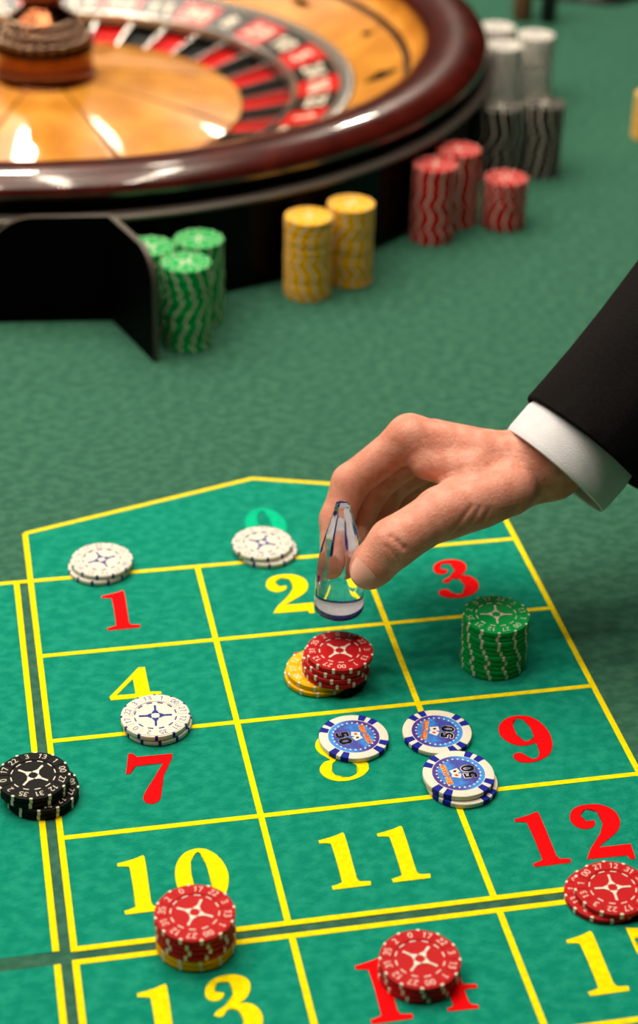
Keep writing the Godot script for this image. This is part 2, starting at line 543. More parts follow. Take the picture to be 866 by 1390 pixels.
func print_number(parent: Node3D, figures: Array, m: Material, label: String) -> void:
	var s := st()
	for fgr in figures:
		for p in glyph(fgr[0]):
			var q := PackedVector2Array()
			for v in p:
				q.append(Vector2(fgr[1] + v.x, fgr[2] + v.y) * 0.001)
			slab_into(s, q, 0.0002, 0.0005)
	part("printed_number", s.commit(), m, parent, Vector3.ZERO, label)


func printed_line(parent: Node3D, a: Vector2, b: Vector2, w := 0.0033) -> void:
	part("printed_line", slab(bar(a, b, w), 0.0001, 0.00045 if absf(b.x - a.x) < absf(b.y - a.y) else 0.0004), M.ink_yellow, parent)


func field(parent: Node3D, pts: Array) -> void:
	part("printed_field", slab(PackedVector2Array(pts), 0.0, 0.0002), M.felt_light, parent, Vector3.ZERO, "lighter green printed field")


func table() -> void:
	var t := thing("roulette_table", "roulette table with green felt, yellow lines and red and yellow numbers", "table")
	var edge := PackedVector2Array([Vector2(-1.0, -1.34), Vector2(0.60, -1.34), Vector2(0.73, -1.158), Vector2(1.35, -1.158), Vector2(1.35, 1.15), Vector2(-1.0, 1.15)])
	part("felt_top", slab(edge, -0.03, 0.0, true), M.felt_dark, t)
	# padded rail round the top
	var n := edge.size()
	for i in n:
		var a := edge[i]
		var b := edge[(i + 1) % n]
		var out := (b - a).orthogonal().normalized() * (-0.05 if Geometry2D.is_polygon_clockwise(edge) else 0.05)
		var d := (b - a).normalized()
		var rings := []
		for e in [[-0.045, 0.3], [-0.035, 0.75], [-0.01, 1.0], [0.0, 1.0]]:
			rings.append([a + out + d * e[0], e[1]])
		for e in [[0.0, 1.0], [0.01, 1.0], [0.035, 0.75], [0.045, 0.3]]:
			rings.append([b + out + d * e[0], e[1]])
		var rows := []
		for r in rings:
			var c: Vector2 = r[0]
			rows.append([Vector3(c.x, -0.012, c.y), Vector3(out.x, 0, out.y) * 0.98 * float(r[1]), Vector3(0, 0.042 * float(r[1]), 0)])
		part("padded_rail", tube(rows, 20, true, true), M.leather, t)
	for x in [-0.8, 1.15]:
		for z in [-0.95, 0.95]:
			part("leg", lathe([Vector2(0, -0.76), Vector2(0.09, -0.76), Vector2(0.09, -0.73), Vector2(0.05, -0.70), Vector2(0.045, -0.5), Vector2(0.06, -0.4), Vector2(0.045, -0.3), Vector2(0.06, -0.10), Vector2(0.08, -0.03), Vector2(0, -0.03)], 24), M.wood_dark, t, Vector3(x, 0, z))
	part("apron", box(Vector3(2.1, 0.1, 2.0)), M.wood_dark, t, Vector3(0.175, -0.081, 0.0))
	# fields
	var w := COL * 3.0
	field(t, [Vector2(0, 0), Vector2(0, -0.0567), Vector2(w * 0.5, -0.1035), Vector2(w, -0.0567), Vector2(w, 0)])
	var zs := ROW * 4.0
	for c in 3:
		for r in 4:
			field(t, [Vector2(COL * c, ROW * r), Vector2(COL * (c + 1), ROW * r), Vector2(COL * (c + 1), ROW * (r + 1)), Vector2(COL * c, ROW * (r + 1))])
	var z2 := zs + 0.0088
	for c in 3:
		for r in 4:
			field(t, [Vector2(COL * c, z2 + ROW * r), Vector2(COL * (c + 1), z2 + ROW * r), Vector2(COL * (c + 1), z2 + ROW * (r + 1)), Vector2(COL * c, z2 + ROW * (r + 1))])
	var lx := -0.0088
	field(t, [Vector2(lx, 0), Vector2(lx, zs), Vector2(lx - 0.1, zs), Vector2(lx - 0.1, 0)])
	field(t, [Vector2(lx, z2), Vector2(lx, z2 + zs), Vector2(lx - 0.1, z2 + zs), Vector2(lx - 0.1, z2)])
	# lines
	printed_line(t, Vector2(0, -0.0567), Vector2(w * 0.5, -0.1035))
	printed_line(t, Vector2(w * 0.5, -0.1035), Vector2(w, -0.0567))
	printed_line(t, Vector2(lx - 0.1, 0), Vector2(w, 0))
	for c in 4:
		var x := COL * c
		printed_line(t, Vector2(x, -0.0567 if c in [0, 3] else 0.0), Vector2(x, zs + 0.0016))
		printed_line(t, Vector2(x, z2 - 0.0016), Vector2(x, z2 + zs))
	for r in range(1, 5):
		printed_line(t, Vector2(0, ROW * r), Vector2(w, ROW * r))
	for r in 5:
		printed_line(t, Vector2(0, z2 + ROW * r), Vector2(w, z2 + ROW * r))
	printed_line(t, Vector2(lx, 0), Vector2(lx, zs))
	printed_line(t, Vector2(lx, z2), Vector2(lx, z2 + zs))
	printed_line(t, Vector2(lx - 0.1, 0), Vector2(lx - 0.1, zs))
	# figures: [figure, x, z] of its own reference point in millimetres
	print_number(t, [["0", 157.5, -41.0]], M.ink_teal, "teal printed 0")
	for v in [[1, [["1", 56.1, 19.8]]], [2, [["2", 144.6, 59.7]]], [3, [["3", 265.0, 39.6]]], [4, [["4", 51.9, 122.3]]], [5, [["5", 159.0, 122.0]]], [6, [["6", 263.5, 122.0]]], [7, [["7", 52.4, 202.8]]], [8, [["8", 157.5, 202.8]]], [9, [["9", 264.4, 204.2]]], [10, [["1", 40.6, 264.4], ["0", 68.3, 286.4]]], [11, [["1", 145.9, 264.4], ["1", 177.2, 264.3]]], [12, [["1", 251.9, 265.3], ["2", 266.8, 306.0]]], [13, [["1", 40.6, 355.6], ["3", 69.0, 376.6]]], [14, [["1", 145.9, 355.6], ["4", 172.0, 376.0]]], [15, [["1", 252.1, 356.2], ["5", 279.5, 377.0]]]]:
		var red: bool = v[0] in RED_NUMBERS
		print_number(t, v[1], M.ink_red if red else M.ink_yellow, "%s printed %d" % ["red" if red else "yellow", v[0]])


# ---------------------------------------------------------------- the wheel

func on_ring(a: float, r: float, y: float) -> Vector3:
	return Vector3(cos(a) * r, y, sin(a) * r)


func wheel() -> void:
	var o := thing("roulette", "big roulette wheel with mahogany rim, golden wood bowl and black base", "roulette wheel", WHEEL)
	part("base_drum", lathe([Vector2(0, 0.0012), Vector2(0.4305, 0.0012), Vector2(0.433, 0.0035), Vector2(0.433, 0.0795), Vector2(0.375, 0.0795)], 160), M.lacquer_black, o)
	part("trim_band", lathe([Vector2(0.4331, 0.0775), Vector2(0.4375, 0.0775), Vector2(0.4385, 0.0785), Vector2(0.4385, 0.0805), Vector2(0.4375, 0.0815), Vector2(0.415, 0.0825)], 160), M.trim_grey, o, Vector3.ZERO, "thin grey trim band under the rim")
	part("rim_underside", lathe([Vector2(0.414, 0.0831), Vector2(0.4235, 0.0832), Vector2(0.4265, 0.088), Vector2(0.4315, 0.0955)], 160), M.black_paint, o, Vector3.ZERO, "black underside of the rim")
	part("rim", lathe([Vector2(0.4315, 0.0955), Vector2(0.4325, 0.0985), Vector2(0.432, 0.1015), Vector2(0.4295, 0.1055), Vector2(0.4245, 0.109), Vector2(0.416, 0.1115), Vector2(0.402, 0.1125), Vector2(0.387, 0.111), Vector2(0.376, 0.1075), Vector2(0.3715, 0.1035), Vector2(0.3705, 0.0985)], 192), M.wood_red, o, Vector3.ZERO, "glossy mahogany rim")
	part("ball_track", lathe([Vector2(0.3706, 0.0984), Vector2(0.372, 0.092), Vector2(0.3705, 0.085), Vector2(0.3655, 0.0795), Vector2(0.359, 0.0775)], 160), M.wood_gold, o)
	part("groove", lathe([Vector2(0.359, 0.0774), Vector2(0.358, 0.0735), Vector2(0.352, 0.0725)], 160), M.wood_dark, o, Vector3.ZERO, "dark groove under the ball track")
	for k in 8:
		var s := st()
		var a0 := TAU * (k - 0.164) / 8.0
		ring_piece(0.3055, 0.352, 0.0505, 0.0715, 0.0525, 0.0735, a0 + 0.0035, a0 + TAU / 8.0 - 0.0035, 24, s)
		part("bowl_segment", s.commit(), M.wood_gold, o)
	part("bowl_backing", lathe([Vector2(0.352, 0.0716), Vector2(0.330, 0.0608), Vector2(0.3045, 0.050)], 96), M.wood_dark, o)
	for k in 8:
		var a := TAU * (k - 0.164) / 8.0
		var s := st()
		var pts := []
		var longer := 0.020 if k % 2 == 0 else 0.0065
		var wide := 0.0065 if k % 2 == 0 else 0.020
		for e in [[longer, 0], [0, wide], [-longer, 0], [0, -wide]]:
			pts.append(Vector3(e[0], 0, e[1]))
		for i in 4:
			var p: Vector3 = pts[i]
			var q: Vector3 = pts[(i + 1) % 4]
			var nrm := (q - p).cross(Vector3(0, 0.006, 0) - p)
			nrm = nrm if nrm.y > 0 else -nrm
			nrm = nrm.normalized()
			tri(s, p, q, Vector3(0, 0.006, 0), nrm, nrm, nrm)
		var d := part("ball_deflector", s.commit(), M.chrome, o, on_ring(a + TAU / 16.0, 0.331, 0.0650), "small chrome diamond deflector")
		d.rotation = Vector3(0, -a - TAU / 16.0, 0.44)
		d.rotation_order = EULER_ORDER_YXZ
		part("screw", lathe([Vector2(0.006, 0.0), Vector2(0.006, 0.0012), Vector2(0.004, 0.002), Vector2(0, 0.002)], 16), M.black_paint, o, on_ring(a, 0.337, 0.0664))
	# the turning part
	part("outer_silver_ring", lathe([Vector2(0.3045, 0.0515), Vector2(0.304, 0.0535), Vector2(0.299, 0.0545), Vector2(0.291, 0.0525), Vector2(0.2895, 0.0495)], 160), M.silver, o)
	part("inner_silver_ring", lathe([Vector2(0.2495, 0.038), Vector2(0.249, 0.0405), Vector2(0.246, 0.042), Vector2(0.243, 0.040), Vector2(0.2425, 0.030)], 160), M.silver, o)
	part("rotor_bed", lathe([Vector2(0.2895, 0.047), Vector2(0.2495, 0.0365), Vector2(0.243, 0.018), Vector2(0.19, 0.012)], 160), M.lacquer_black, o)
	var step := TAU / 37.0
	for i in 37:
		var a := step * i - deg_to_rad(194.5)
		var number: int = WHEEL_ORDER[i]
		var m: Material = M.pocket_green if number == 0 else M.pocket_red if number in RED_NUMBERS else M.pocket_black
		var s := st()
		ring_piece(0.2495, 0.2893, 0.036, 0.046, 0.0392, 0.0492, a - step * 0.488, a + step * 0.488, 4, s)
		var plate := part("number_plate", s.commit(), m, o)
		var tm := text(str(number), 0.030, 0.0006)
		s = st()
		var up := Vector3(cos(a) * 0.97, 0.245, sin(a) * 0.97).normalized()
		var right := Vector3(-sin(a), 0, cos(a))
		s.append_from(tm, 0, Transform3D(Basis(right, up, right.cross(up)), on_ring(a, 0.2695, 0.0446)))
		part("printed_number", s.commit(), M.number_white, plate)
		s = st()
		ring_piece(0.1945, 0.2425, 0.012, 0.018, 0.0195, 0.0235, a - step * 0.46, a + step * 0.46, 4, s)
		part("pocket", s.commit(), m, o)
		s = st()
		ring_piece(0.1945, 0.2425, 0.012, 0.018, 0.0235, 0.0345, a + step * 0.47, a + step * 0.53, 1, s)
		part("fret", s.commit(), M.silver, o)
	part("cone_backing", lathe([Vector2(0.1935, 0.018), Vector2(0.12, 0.034), Vector2(0.04, 0.050)], 96), M.wood_dark, o)
	for k in 8:
		var s := st()
		var a0 := TAU * (k + 0.60) / 8.0
		ring_piece(0.03, 0.1935, 0.046, 0.016, 0.0545, 0.0235, a0 + 0.017, a0 + TAU / 8.0 - 0.017, 20, s)
		part("cone_segment", s.commit(), M.wood_gold, o)
	part("turret_base", lathe([Vector2(0.049, 0.048), Vector2(0.050, 0.053), Vector2(0.0475, 0.056), Vector2(0.0475, 0.078), Vector2(0.0495, 0.081), Vector2(0.0475, 0.085), Vector2(0.04, 0.087)], 96), M.bronze, o)
	var s := st()
	for row in 3:
		for k in 26:
			var a := TAU * (k + 0.5 * row) / 26.0
			var ball := SphereMesh.new()
			ball.radius = 0.0052
			ball.height = 0.0104
			ball.radial_segments = 12
			ball.rings = 6
			s.append_from(ball, 0, Transform3D(Basis(), on_ring(a, 0.0425 - 0.006 * row, 0.090 + 0.008 * row)))
	part("knurled_collar", s.commit(), M.dark_chrome, o)
	part("turret_dome", lathe([Vector2(0.041, 0.086), Vector2(0.038, 0.100), Vector2(0.030, 0.112), Vector2(0.021, 0.118), Vector2(0.018, 0.123), Vector2(0.020, 0.128), Vector2(0.026, 0.132), Vector2(0.026, 0.150), Vector2(0.020, 0.154), Vector2(0.016, 0.165), Vector2(0.020, 0.180), Vector2(0.022, 0.192), Vector2(0.016, 0.205), Vector2(0, 0.210)], 64), M.bronze, o)


# ---------------------------------------------------------------- the black screen beside the wheel

func panel_mesh(a: Vector2, b: Vector2, high: float, ra: float, rb: float, thick: float) -> Array:
	# an upright sheet from a to b with its two top corners rounded; returns [body, edge strip]
	var d := (b - a).normalized()
	var n := Vector3(-d.y, 0, d.x) * thick * 0.5
	var length := a.distance_to(b)
	var out := PackedVector2Array([Vector2(0, 0.0005)])
	if ra > 0.0:
		for k in 13:
			var t := PI - PI * 0.5 * k / 12.0
			out.append(Vector2(ra + cos(t) * ra, high - ra + sin(t) * ra))
	else:
		out.append(Vector2(0, high))
	if rb > 0.0:
		for k in 13:
			var t := PI * 0.5 - PI * 0.5 * k / 12.0
			out.append(Vector2(length - rb + cos(t) * rb, high - rb + sin(t) * rb))
	else:
		out.append(Vector2(length, high))
	out.append(Vector2(length, 0.0005))
	var place := func(p: Vector2) -> Vector3: return Vector3(a.x + d.x * p.x, p.y, a.y + d.y * p.x)
	var body := st()
	var strip := st()
	var t := Geometry2D.triangulate_polygon(out)
	for i in range(0, t.size(), 3):
		var u: Vector3 = place.call(out[t[i]])
		var v: Vector3 = place.call(out[t[i + 1]])
		var w: Vector3 = place.call(out[t[i + 2]])
		var nn := n.normalized()
		tri(body, u + n, v + n, w + n, nn, nn, nn)
		tri(body, u - n, v - n, w - n, -nn, -nn, -nn)
	for i in out.size():
		var p := out[i]
		var q := out[(i + 1) % out.size()]
		var g := (q - p).orthogonal().normalized()
		if Geometry2D.is_polygon_clockwise(out):
			g = -g
		g = -g if (p + q - Vector2(length, high)).dot(g) < 0.0 else g
		var u: Vector3 = place.call(p)
		var v: Vector3 = place.call(q)
		quad(strip if p.y > 0.001 or q.y > 0.001 else body, u + n, v + n, v - n, u - n, Vector3(d.x * g.x, g.y, d.y * g.x))
	return [body.commit(), strip.commit()]


func partition() -> void:
	var o := thing("screen", "black angled plastic screen standing on the felt before the wheel", "screen", Vector3(0.09, 0, -0.367))
	var f := panel_mesh(Vector2(-0.099, -0.0105), Vector2(0.0, 0.0), 0.09, 0.042, 0.0, 0.0045)
	var p := part("front_panel", f[0], M.acrylic_black, o)
	part("cut_edge", f[1], M.acrylic_edge, p, Vector3.ZERO, "pale cut edge")
	f = panel_mesh(Vector2(0.0005, 0.0026), Vector2(0.0245, 0.079), 0.09, 0.0, 0.026, 0.0045)
	p = part("wing_panel", f[0], M.acrylic_black, o)
	part("cut_edge", f[1], M.acrylic_edge, p, Vector3.ZERO, "pale cut edge")


# ---------------------------------------------------------------- chips

const RING := ["22", "3", "13", "1", "00", "27", "12", "31", "35", "2", "0", "17"]


func edge_blocks(r0: float, a_half: float, at: Array) -> Mesh:
	var s := st()
	for a in at:
		ring_piece(r0, CHIP_R + 0.00012, 0.00025, 0.00025, CHIP_T - 0.0002, CHIP_T - 0.0002, a - a_half, a + a_half, 3, s)
	return s.commit()


func chip_body(inner: float, sink: float) -> Mesh:
	var r := CHIP_R
	var t := CHIP_T - 0.0003
	return lathe([Vector2(0, 0), Vector2(r - 0.0006, 0), Vector2(r - 0.00015, 0.0002), Vector2(r, 0.0006), Vector2(r, t - 0.0006), Vector2(r - 0.00015, t - 0.0002), Vector2(r - 0.0006, t), Vector2(inner + 0.0002, t), Vector2(inner, t - sink), Vector2(0, t - sink)], 56)


func numbered_face(o: Node3D, pad: Material, ink: Material) -> void:
	var t := CHIP_T - 0.0003
	var s := st()
	for k in 12:
		ring_piece(0.0129, 0.0186, t - 0.0003, t - 0.0003, t + 0.00022, t + 0.00022, TAU * k / 12.0 + 0.028, TAU * (k + 1) / 12.0 - 0.028, 5, s)
	part("number_pads", s.commit(), pad, o)
	s = st()
	for k in 12:
		var a := TAU * (k + 0.5) / 12.0
		var right := Vector3(-sin(a), 0, cos(a))
		var up := Vector3(cos(a), 0, sin(a))
		s.append_from(text(RING[k], 0.0046, 0.00016, false), 0, Transform3D(Basis(right, up, Vector3.UP), on_ring(a, 0.01585, t + 0.0002)))
	part("printed_numbers", s.commit(), ink, o)
	s = st()
	for k in 12:
		var a := TAU * (k + 0.5) / 12.0
		ring_piece(0.0115, 0.0121, t - 0.0004, t - 0.0004, t + 0.0001, t + 0.0001, a - 0.135, a + 0.135, 4, s)
	part("printed_dashes", s.commit(), ink, o)
	s = st()
	for k in 4:
		var arm := PackedVector2Array([Vector2(2.0, -1.6), Vector2(2.5, -2.05), Vector2(3.6, -1.1), Vector2(5.0, -0.58), Vector2(8.2, -0.45), Vector2(8.5, -0.65), Vector2(9.2, -0.6), Vector2(9.4, 0.0), Vector2(9.2, 0.6), Vector2(8.5, 0.65), Vector2(8.2, 0.45), Vector2(5.0, 0.58), Vector2(3.6, 1.1), Vector2(2.5, 2.05), Vector2(2.0, 1.6), Vector2(2.5, 0.0)])
		slab_into(s, Transform2D(PI * 0.5 * k, Vector2.ZERO) * (Transform2D(0, Vector2(0.001, 0.001), 0, Vector2.ZERO) * arm), t - 0.0004, t + 0.00005)
	part("printed_emblem", s.commit(), ink, o)


func fifty_face(o: Node3D) -> void:
	var t := CHIP_T - 0.0003
	# the round printed label: two blues and a purple, a ring of white dots
	var n := 256
	var img := Image.create(n, n, false, Image.FORMAT_RGB8)
	var sky := Color(0.20, 0.56, 0.90)
	var violet := Color(0.27, 0.20, 0.58)
	var noise := FastNoiseLite.new()
	noise.seed = 17
	noise.frequency = 0.018
	for y in n:
		for x in n:
			var p := Vector2(x - 127.5, y - 127.5) / 127.5
			var r := p.length()
			var a := p.angle()
			var f := clampf(0.5 + 0.62 * p.y + 0.45 * noise.get_noise_2d(x, y) + 0.18 * sin(a * 3.0 + 0.8), 0.0, 1.0)
			var c := sky.lerp(violet, f)
			if r > 0.80:
				c = violet.lerp(sky, clampf(0.5 + 1.3 * p.y, 0.0, 1.0))
			img.set_pixel(x, y, c)
	var m := mat("chip_label", Color(1, 1, 1), 0.35, 0.0, 0.4)
	m.albedo_texture = ImageTexture.create_from_image(img)
	var s := st()
	var rr := 0.0144
	for k in 48:
		for q in [[0.0, 0.0], [rr, TAU * k / 48.0], [rr, TAU * (k + 1) / 48.0]]:
			var v := Vector2(cos(q[1]), sin(q[1])) * float(q[0])
			s.set_normal(Vector3.UP)
			s.set_uv(v / rr * 0.5 + Vector2(0.5, 0.5))
			s.add_vertex(Vector3(v.x, t + 0.00005, v.y))
	part("printed_label", s.commit(), m, o)
	s = st()
	for k in 26:
		var a := TAU * k / 26.0
		var x := Transform2D(a, Vector2(cos(a), sin(a)) * 0.0120)
		slab_into(s, x * PackedVector2Array([Vector2(-0.0007, 0), Vector2(0, -0.00065), Vector2(0.0007, 0), Vector2(0, 0.00065)]), t, t + 0.0001)
	part("printed_dots", s.commit(), M.print_white, o)
	var flat := Basis(Vector3(1, 0, 0), Vector3(0, 0, -1), Vector3(0, 1, 0))
	var white := st()
	var black := st()
	for k in 8:
		var d := Vector2.from_angle(TAU * k / 8.0) * 0.00042
		white.append_from(text("50", 0.0098, 0.00004), 0, Transform3D(flat, Vector3(d.x, t + 0.00008, 0.0060 + d.y)))
	black.append_from(text("50", 0.0098, 0.00006), 0, Transform3D(flat, Vector3(0, t + 0.00014, 0.0060)))
	part("figure_outline", white.commit(), M.print_white, o)
	part("printed_figure", black.commit(), M.print_black, o)
	var cream := st()
	var orange := st()
	for k in 8:
		var d := Vector2.from_angle(TAU * k / 8.0) * 0.00032
		cream.append_from(text("BIG CASH", 0.0037, 0.00004), 0, Transform3D(flat, Vector3(d.x, t + 0.00008, -0.0068 + d.y)))
	orange.append_from(text("BIG CASH", 0.0037, 0.00006), 0, Transform3D(flat, Vector3(0, t + 0.00014, -0.0068)))
	part("lettering_outline", cream.commit(), M.print_cream, o)
	part("printed_lettering", orange.commit(), M.print_orange, o)
	white = st()
	black = st()
	orange = st()
	for c in [[-0.0016, 0.35, orange], [0.0018, -0.3, black]]:
		var x := Transform2D(c[1], Vector2(c[0], -0.0016))
		slab_into(white, x * PackedVector2Array([Vector2(-0.0018, -0.0025), Vector2(0.0018, -0.0025), Vector2(0.0018, 0.0025), Vector2(-0.0018, 0.0025)]), t, t + 0.00010 + 0.00002 * signf(c[0]))
		slab_into(c[2], x * PackedVector2Array([Vector2(-0.0009, 0), Vector2(0, -0.0013), Vector2(0.0009, 0), Vector2(0, 0.0013)]), t, t + 0.00016)
	part("printed_cards", white.commit(), M.print_white, o)
	part("red_pip", orange.commit(), M.print_orange, o)
	part("black_pip", black.commit(), M.print_black, o)


func make_chips() -> void:
	var body := chip_body(0.0126, 0.00025)
	var at := []
	for k in 12:
		at.append(TAU * k / 12.0)
	var edges := edge_blocks(0.0186, 0.042, at)
	for c in [["red", M.chip_red, M.chip_ivory, M.print_white], ["green", M.chip_green, M.chip_ivory, M.print_white], ["yellow", M.chip_yellow, M.chip_ivory, M.print_white], ["black", M.chip_black, M.chip_ivory, M.print_white], ["white", M.chip_white, M.chip_navy, M.print_blue]]:
		for open in [false, true]:
			var o := Node3D.new()
			part("body", body, c[1], o)
			var e := part("edge_inserts", edges, c[2], o)
			e.set_meta("kind", "stuff")
			if open:
				if not proto.has("red_open"):
					numbered_face(o, c[1], c[3])
				else:
					for q in proto["red_open"].get_children():
						if q.name != "body" and q.name != "edge_inserts":
							part(q.name, q.mesh, c[1] if q.name == "number_pads" else c[3], o)
			proto[c[0] + ("_open" if open else "")] = o
	for open in [false, true]:
		var o := Node3D.new()
		part("body", chip_body(0.0146, 0.0), M.chip_white, o)
		for k in 4:
			for d in [-0.19, 0.19]:
				var a: float = TAU * (k + 0.5) / 4.0 + d
				var s := st()
				ring_piece(0.0148, CHIP_R + 0.00012, 0.0002, 0.0002, CHIP_T - 0.00025, CHIP_T - 0.00025, a - 0.118, a + 0.118, 4, s)
				part("edge_spot", s.commit(), M.chip_blue, o)
		if open:
			fifty_face(o)
		proto["fifty" + ("_open" if open else "")] = o


func chip(kind: String, open: bool, at: Vector3, degrees: float, label: String, group: String) -> void:
	var o: Node3D = proto[kind + ("_open" if open else "")].duplicate()
	o.name = numbered("casino_chip")
	add_child(o)
	o.position = at
	o.rotation.y = -deg_to_rad(degrees)
	tag(o, label, "casino chip", group)


# A pile from the felt upwards. kinds: [kind, count] from the bottom. shifts: how far each chip, counted from the top, sits off the top one (mm).
func pile(kinds: Array, x: float, z: float, top_turn: float, where: String, shifts := {}, wave := 0.0) -> void:
	var list := []
	for k in kinds:
		for i in k[1]:
			list.append(k[0])
	var n := list.size()
	var turn := top_turn
	var drift := rng.randf_range(-3.0, 3.0)
	var off := Vector2.ZERO
	for i in n:
		var kind: String = list[n - 1 - i]
		var open: bool = i == 0 or shifts.has(i)
		if i > 0:
			if wave > 0.0:
				if rng.randf() < 0.45:
					drift = -signf(drift) * rng.randf_range(0.3, 1.0) * wave
				turn += drift + rng.randf_range(-2.5, 2.5)
				off = Vector2(rng.randf_range(-0.3, 0.3), rng.randf_range(-0.3, 0.3))
			else:
				turn += rng.randf_range(-11.0, 11.0)
				off += Vector2(rng.randf_range(-0.25, 0.25), rng.randf_range(-0.2, 0.2))
		if shifts.has(i):
			off = shifts[i]
		var color := "blue and white 50" if kind == "fifty" else kind
		var label: String
		if n == 1:
			label = "single %s chip %s" % [color, where]
		elif n == 2:
			label = "%s %s chip of the pair %s" % ["upper" if i == 0 else "lower", color, where]
		elif i == 0:
			label = "topmost %s chip in the stack %s" % [color, where]
		else:
			label = "%s %s chip down in the stack %s" % [ORDINALS[i], color, where]
		chip(kind, open, Vector3(x + off.x * 0.001, (n - 1 - i) * (CHIP_T + 0.00004) + 0.00055, z + off.y * 0.001), turn, label, "%s chips on the table" % color)


func place_chips() -> void:
	make_chips()
	# bets on the layout
	pile([["white", 2]], 0.0457, -0.0077, -106.0, "on the line above the printed 1", {1: Vector2(-1.8, 1.2)})
	pile([["white", 2]], 0.1498, -0.0115, -61.0, "covering the teal 0", {1: Vector2(2.6, 2.4)})
	pile([["white", 2]], 0.0600, 0.1576, -175.0, "between the printed 4 and 7", {1: Vector2(0.9, 0.2)})
	pile([["black", 4]], -0.0113, 0.2073, -143.0, "on the double line left of the 7", {2: Vector2(4.2, 2.2)})
	pile([["fifty", 1]], 0.1675, 0.1903, 83.3, "partly covering the yellow 8")
	pile([["fifty", 1]], 0.2148, 0.1935, -70.8, "touching the pair of 50 chips left of the 9")
	pile([["fifty", 2]], 0.2161, 0.2352, -91.7, "on the line below the 8", {1: Vector2(1.3, 2.6)})
	pile([["yellow", 2]], 0.1602, 0.1283, 20.0, "under the red stack on the 5", {1: Vector2(-1.2, 0.8)})
	red_on_yellow()
	pile([["green", 10]], 0.2649, 0.1300, -79.6, "standing under the printed 3", {}, 6.0)
	pile([["yellow", 2], ["red", 4]], 0.0584, 0.3316, -61.7, "on the printed 10", {})
	pile([["red", 3]], 0.1614, 0.3701, -49.3, "at the bottom edge below the printed 11")
	pile([["red", 2]], 0.2702, 0.3351, 94.9, "below the printed 12", {1: Vector2(-4.6, -0.6)})
	# the bank round the wheel
	var wv := 8.0
	pile([["green", 20]], 0.1580, -0.3605, 12.0, "against the wheel behind the green pair", {}, wv)
	pile([["green", 20]], 0.1419, -0.3180, 40.0, "nearest the viewer beside the screen", {}, wv)
	pile([["green", 20]], 0.1187, -0.3517, 70.0, "half hidden by the screen", {}, wv)
	pile([["yellow", 20]], 0.2523, -0.3936, 15.0, "left of its yellow neighbour", {}, wv)
	pile([["yellow", 20]], 0.2918, -0.4148, 33.0, "right of its yellow neighbour", {}, wv)
	pile([["red", 20]], 0.3828, -0.4912, 22.0, "at the front left of the wheel's red trio", {}, wv)
	pile([["red", 20]], 0.4119, -0.5229, 5.0, "at the back of the wheel's red trio", {}, wv)
	pile([["red", 13]], 0.4531, -0.5109, 48.0, "shortest of the wheel's red trio", {}, wv)
	pile([["black", 20]], 0.4795, -0.6263, 10.0, "beside the wheel rim", {}, wv)
	pile([["black", 20]], 0.5225, -0.6295, 28.0, "right of its black neighbour", {}, wv)
	pile([["white", 20]], 0.5326, -0.8026, 3.0, "at the front of the white trio", {}, wv)
	pile([["white", 20]], 0.5752, -0.8316, 3.0, "at the right of the white trio", {}, wv)
	pile([["white", 20]], 0.5423, -0.8629, 3.0, "at the back of the white trio", {}, wv)
	pile([["yellow", 13]], 0.6628, -0.7051, 3.0, "cut off by the right edge", {}, wv)
	for k in proto:
		proto[k].free()


func red_on_yellow() -> void:
	var at := [Vector3(0.1709, 3, 0.1320), Vector3(0.1693, 2, 0.1318), Vector3(0.1686, 1, 0.1324), Vector3(0.1691, 0, 0.1326)]
	for i in 4:
		var p: Vector3 = at[i]
		chip("red", i == 0, Vector3(p.x, (p.y + 2.0) * (CHIP_T + 0.00004) + 0.0006, p.z), -38.0 + [0.0, 9.0, -4.0, -12.0][i], "%s red chip of the stack right under the clear marker" % ORDINALS[i], "red chips on the table")


func posts() -> void:
	var o := thing("post", "slim tan post standing on the felt at the far edge, behind the white chips", "post", Vector3(0.6445, 0.0006, -1.10))
	part("body", lathe([Vector2(0, 0), Vector2(0.009, 0), Vector2(0.0115, 0.003), Vector2(0.0115, 0.07), Vector2(0.0095, 0.078), Vector2(0, 0.08)], 32), M.post_tan, o)
	o = thing("post", "slim black post standing on the felt at the far edge, right of the tan one", "post", Vector3(0.672, 0.0006, -1.087))
	part("body", lathe([Vector2(0, 0), Vector2(0.0085, 0), Vector2(0.0095, 0.003), Vector2(0.0095, 0.075), Vector2(0.008, 0.079), Vector2(0, 0.08)], 32), M.post_black, o)


# ---------------------------------------------------------------- the clear marker in the hand

